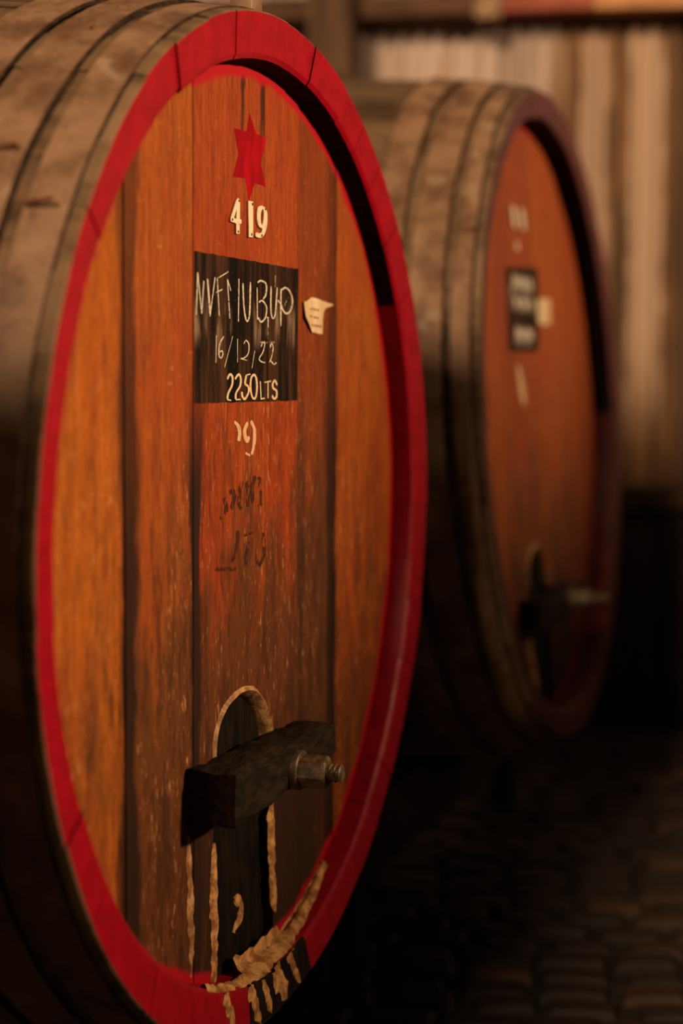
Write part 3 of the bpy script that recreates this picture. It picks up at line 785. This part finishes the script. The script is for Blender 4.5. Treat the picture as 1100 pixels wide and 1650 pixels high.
for k, (pts, cv) in enumerate(PRN):
    bm = bmesh.new(); ribbon(bm, pts, 0, 0.0015, 0.0024, 0.0, False)
    for v in bm.verts: v.co.y = D1 - 0.0022 - curl(v.co.x, v.co.z)
    from_bm('print_line', bm, 'ink', tagp)

# tallow putty: strips beside the door, a crescent, the smear along the chime and its drips
def strip(nm, pts, w, thick, s, seed, mat='putty', n=10, rough=0.8):
    bm = bmesh.new(); path = smooth_path(pts, n); rows = []
    for i, (a, h) in enumerate(path):
        x0, z0 = path[max(0, i - 1)]; x1, z1 = path[min(len(path) - 1, i + 1)]
        l = math.hypot(x1 - x0, z1 - z0) or 1; nx, nz = -(z1 - z0) / l, (x1 - x0) / l
        q = i / (len(path) - 1); taper = min(1.0, 5 * q + .15, 5 * (1 - q) + .15)
        wl = w * taper * (1 + rough * noise.noise((a * 70, h * 70, seed))); wr = w * taper * (1 + rough * noise.noise((a * 70, h * 70, seed + 40)))
        sd = s(a, h) if callable(s) else s
        row = []
        for k, (t, e) in enumerate(((-1, 0), (-0.55, 0.8), (0, 1), (0.55, 0.8), (1, 0))):
            ww = wl if t < 0 else wr
            x, z = a + nx * t * ww, h + nz * t * ww
            sd = s(x, z) if callable(s) else s
            row.append(bm.verts.new((x, sd + 0.0008 - e * thick * (0.7 + 0.6 * noise.noise((x * 150, z * 150, seed))), z)))
        rows.append(row)
    for a, b in zip(rows, rows[1:]):
        for k in range(4): bm.faces.new((a[k], a[k + 1], b[k + 1], b[k]))
    return part1(nm, bm, mat, 70)
strip('putty_strip', [(-0.139, -0.395), (-0.137, -0.46), (-0.136, -0.53), (-0.138, -0.590)], 0.0125, 0.005, D1, 1)
strip('putty_strip', [(0.058, -0.380), (0.058, -0.44), (0.064, -0.50), (0.070, -0.548)], 0.0120, 0.005, D1, 2)
strip('putty_strip', [(-0.214, -0.368), (-0.208, -0.43), (-0.205, -0.49), (-0.208, -0.548)], 0.0080, 0.003, D1, 3, 'palelip', 12, 1.1)
strip('putty_mark', [(-0.047, -0.497), (-0.024, -0.508), (-0.022, -0.528), (-0.048, -0.543)], 0.0085, 0.004, D1 + 0.0125, 4)
def chime_s(a, h):
    r = math.hypot(a, h)
    q = (r - RH1) / (RI1 - RH1)
    return D1 + (0.010 - D1) * max(0, min(1, q))
bm = bmesh.new(); rows = []
NP = 60
for i in range(NP + 1):
    A = math.radians(-112 + 48 * i / NP); deg = -112 + 48 * i / NP
    wob = 0.12 * noise.noise((deg * 0.45, 1, 0)); wob2 = 0.16 * noise.noise((deg * 0.6, 7, 0))
    if deg < -98: t0, t1 = 0.62 - 0.25 * (deg + 112) / 14, 1.0
    elif deg < -82: t0, t1 = -0.35, 1.0
    else: t0, t1 = -0.10, 0.85 - 0.55 * (deg + 82) / 18
    t0 += wob; t1 = min(1.05, t1 + wob2)
    row = []
    for k in range(7):
        q = t0 + (t1 - t0) * k / 6
        s_ = D1 + (0.0095 - D1) * max(0, q); r_ = RH1 + (RI1 - RH1) * max(0, q) + min(0, q) * 0.06
        e = math.sin(math.pi * k / 6) * 0.010 * (0.7 + 0.7 * noise.noise((deg * 0.8, q * 4, 3))) - 0.0006
        r_ -= e
        row.append(bm.verts.new((r_ * math.cos(A), s_ - (0.004 if q < 0.1 else 0) * e / 0.01, r_ * math.sin(A))))
    rows.append(row)
for a, b in zip(rows, rows[1:]):
    for k in range(6): bm.faces.new((a[k], a[k + 1], b[k + 1], b[k]))
part1('putty_smear', bm, 'putty', 60)['label'] = 'tan tallow smeared along the foot of the head'
def face_s(a, h):
    r = math.hypot(a, h)
    return 0.0065 * max(0.0, min(1.0, (R1 - 0.003 - r) / (R1 - 0.003 - RI1 - 0.005)))
for k, (pts, w) in enumerate([([(-0.176, -0.574), (-0.170, -0.595), (-0.163, -0.624)], 0.010), ([(-0.098, -0.592), (-0.088, -0.615), (-0.080, -0.648)], 0.012), ([(-0.053, -0.598), (-0.045, -0.622), (-0.041, -0.648)], 0.010),
                              ([(-0.016, -0.600), (0.002, -0.622), (0.014, -0.648)], 0.022), ([(0.036, -0.596), (0.052, -0.615), (0.066, -0.643)], 0.010)]):
    strip('putty_drip', pts, w, 0.004, face_s, 20 + k)

# ------------------------------------------------------------------ lettering on the far cask
d2 = D2 - 0.0006
bm = bmesh.new(); prism(bm, [(-0.229, 0.326), (0.078, 0.343), (0.045, 0.150), (-0.238, 0.146)], d2, D2 + 0.002)
slate2 = part2('blackboard', bm, 'chalkboard'); slate2['label'] = 'small blackboard patch smudged with chalk'
rg = random.Random(5)
SC = []
for (zc, n, hh, x0, x1) in ((0.292, 4, 0.022, -0.19, 0.00), (0.250, 4, 0.016, -0.19, 0.02), (0.180, 4, 0.020, -0.19, 0.00)):
    for k in range(n):
        x = x0 + (x1 - x0) * (k + 0.5) / n + rg.uniform(-.012, .012)
        SC.append(([(x - 0.015, zc - hh), (x - 0.006, zc + hh), (x + 0.010, zc - hh * 0.2), (x + 0.016, zc + hh * 0.8)], 1))
strokes('chalk_stroke', SC, 'chalk', 0.0065, 0.0035, d2 - 0.0006, slate2)
for x0, z0 in ((-0.148, 0.462), (-0.066, 0.464)):
    bm = bmesh.new(); prism(bm, [(x0 - 0.018, z0), (x0 + 0.016, z0), (x0 + 0.026, z0 - 0.044), (x0 - 0.006, z0 - 0.045)], d2 - 0.003, D2 + 0.002)
    o = part2('numeral', bm, 'cream'); o['label'] = 'cream numeral on the far cask'
bm = bmesh.new(); prism(bm, [(-0.128, 0.386), (-0.104, 0.387), (-0.102, 0.371), (-0.126, 0.370)], d2, D2 + 0.002); part2('paint_mark', bm, 'cream')
bm = bmesh.new(); prism(bm, smooth_path([(-0.178, 0.118), (-0.150, 0.112), (-0.116, 0.062), (-0.120, 0.032), (-0.142, 0.030), (-0.165, 0.062)], 3), d2, D2 + 0.002); part2('paint_mark', bm, 'oldcream')
bm = bmesh.new(); prism(bm, [(0.062, 0.271), (0.190, 0.277), (0.180, 0.216), (0.050, 0.213)], d2 - 0.001, D2 + 0.002)
o = part2('paper_tag', bm, 'paper'); o['label'] = 'small cream paper tag'
def strip2(pts, w):
    global part1
    keep = part1; part1 = part2
    o = strip('putty_strip', pts, w, 0.005, D2, 9); part1 = keep
strip2([(-0.205, -0.480), (-0.170, -0.54), (-0.130, -0.630)], 0.022)

# ------------------------------------------------------------------ timber cradles under the casks
def cradle(label, C, th, bearers):
    root = bpy.data.objects.new('barrel_cradle', None); COL.objects.link(root)
    root.location = (C[0], C[1], 0); root.rotation_euler = (0, 0, th)
    mark(root, label, 'stand', 'cask stands')
    for (s, zt, hl, rc, zc) in bearers:
        bm = bmesh.new()
        prof = [(-hl, zt), (-0.42, zt)] + [(a, min(zt, zc - math.sqrt(rc * rc - a * a) + 0.0)) for a in [x * 0.02 for x in range(-18, 19)]] + [(0.42, zt), (hl, zt), (hl, zt - 0.16), (-hl, zt - 0.16)]
        prism(bm, prof, s - 0.05, s + 0.05)
        bevel(from_bm('bearer', bm, 'stand', root), 0.004)
        for sg in (-1, 1):
            bm = bmesh.new(); box(bm, (sg * (hl - 0.05), s, (zt - 0.16) / 2), (0.06, 0.06, zt - 0.16))
            bevel(from_bm('leg', bm, 'stand', root), 0.004)
            bm = bmesh.new()
            x0 = 0.40 * sg; zz = zc - math.sqrt(rc * rc - 0.40 ** 2)
            prism(bm, [(x0, zt), (x0 + 0.12 * sg, zt), (x0 + 0.12 * sg, zt + 0.07), (x0 + 0.10 * sg, zt + 0.075)], s - 0.04, s + 0.04)
            bevel(from_bm('wedge', bm, 'stand', root), 0.003)
    return root
def rads(R, b, s, L=1.7): return R + b * (1 - ((s - L / 2) / (L / 2)) ** 2)
z1 = C1[2]; z2 = C2[2]
cradle('low dark timber cradle under the near numbered cask', C1, 1.2294, [(s, z1 + s * 0.0064 - rads(.655, .055, s) + 0.045, 0.93, max(rads(.655, .055, s + .05), rads(.655, .055, s - .05)) + 0.008, z1 + s * 0.0064) for s in (0.292, 1.39)])
cradle('low dark timber cradle at the near end of the row', C0, 1.2294, [(s, z1 - rads(.655, .055, s) + 0.045, 0.70, max(rads(.655, .055, s + .05), rads(.655, .055, s - .05)) + 0.008, z1) for s in (0.292, 1.39)])  # out of view, carries the added cask
cradle('low dark timber cradle under the cask by the wall', C2, 1.2315, [(s, z2 - s * 0.0615 - rads(.72, .10, s) + 0.045, 0.70, max(rads(.72, .10, s + .05), rads(.72, .10, s - .05)) + 0.012, z2 - s * 0.0615) for s in (0.292, 1.39)])

# ------------------------------------------------------------------ post and rag by the wall
bm = bmesh.new(); box(bm, (0, 0, 1.6), (0.15, 0.15, 3.2))
post = bevel(from_bm('pillar', bm, 'post'), 0.006); post.location = (-0.03, 5.755, 0); post.rotation_euler = (0, 0, WALL)
mark(post, 'dark timber post in front of the corrugated wall', None, None, 'structure')

bm = bmesh.new(); NR = 14; rows = []
for i in range(NR + 1):
    q = i / NR; row = []
    for j in range(9):
        t = j / 8
        y = -0.140 - 0.012 * math.sin(q * 3.1) - 0.010 * math.sin(t * 9 + q * 2); z = 2.58 - 0.225 * q
        x = 0.470 + 0.090 * t + 0.010 * math.sin(q * 5) * (1 - t) - 0.012 * q * (t - 0.5)
        row.append(bm.verts.new((x, y, z)))
    rows.append(row)
for a, b in zip(rows, rows[1:]):
    for k in range(8): bm.faces.new((a[k], a[k + 1], b[k + 1], b[k]))
bmesh.ops.solidify(bm, geom=bm.faces[:], thickness=0.004)
rag = from_bm('hanging_rag', bm, 'cloth', None, None, 60)
rag.location = wall.location; rag.rotation_euler = wall.rotation_euler
mark(rag, 'pale crumpled rag hung over the wall beam beside the red stretch', 'rag')
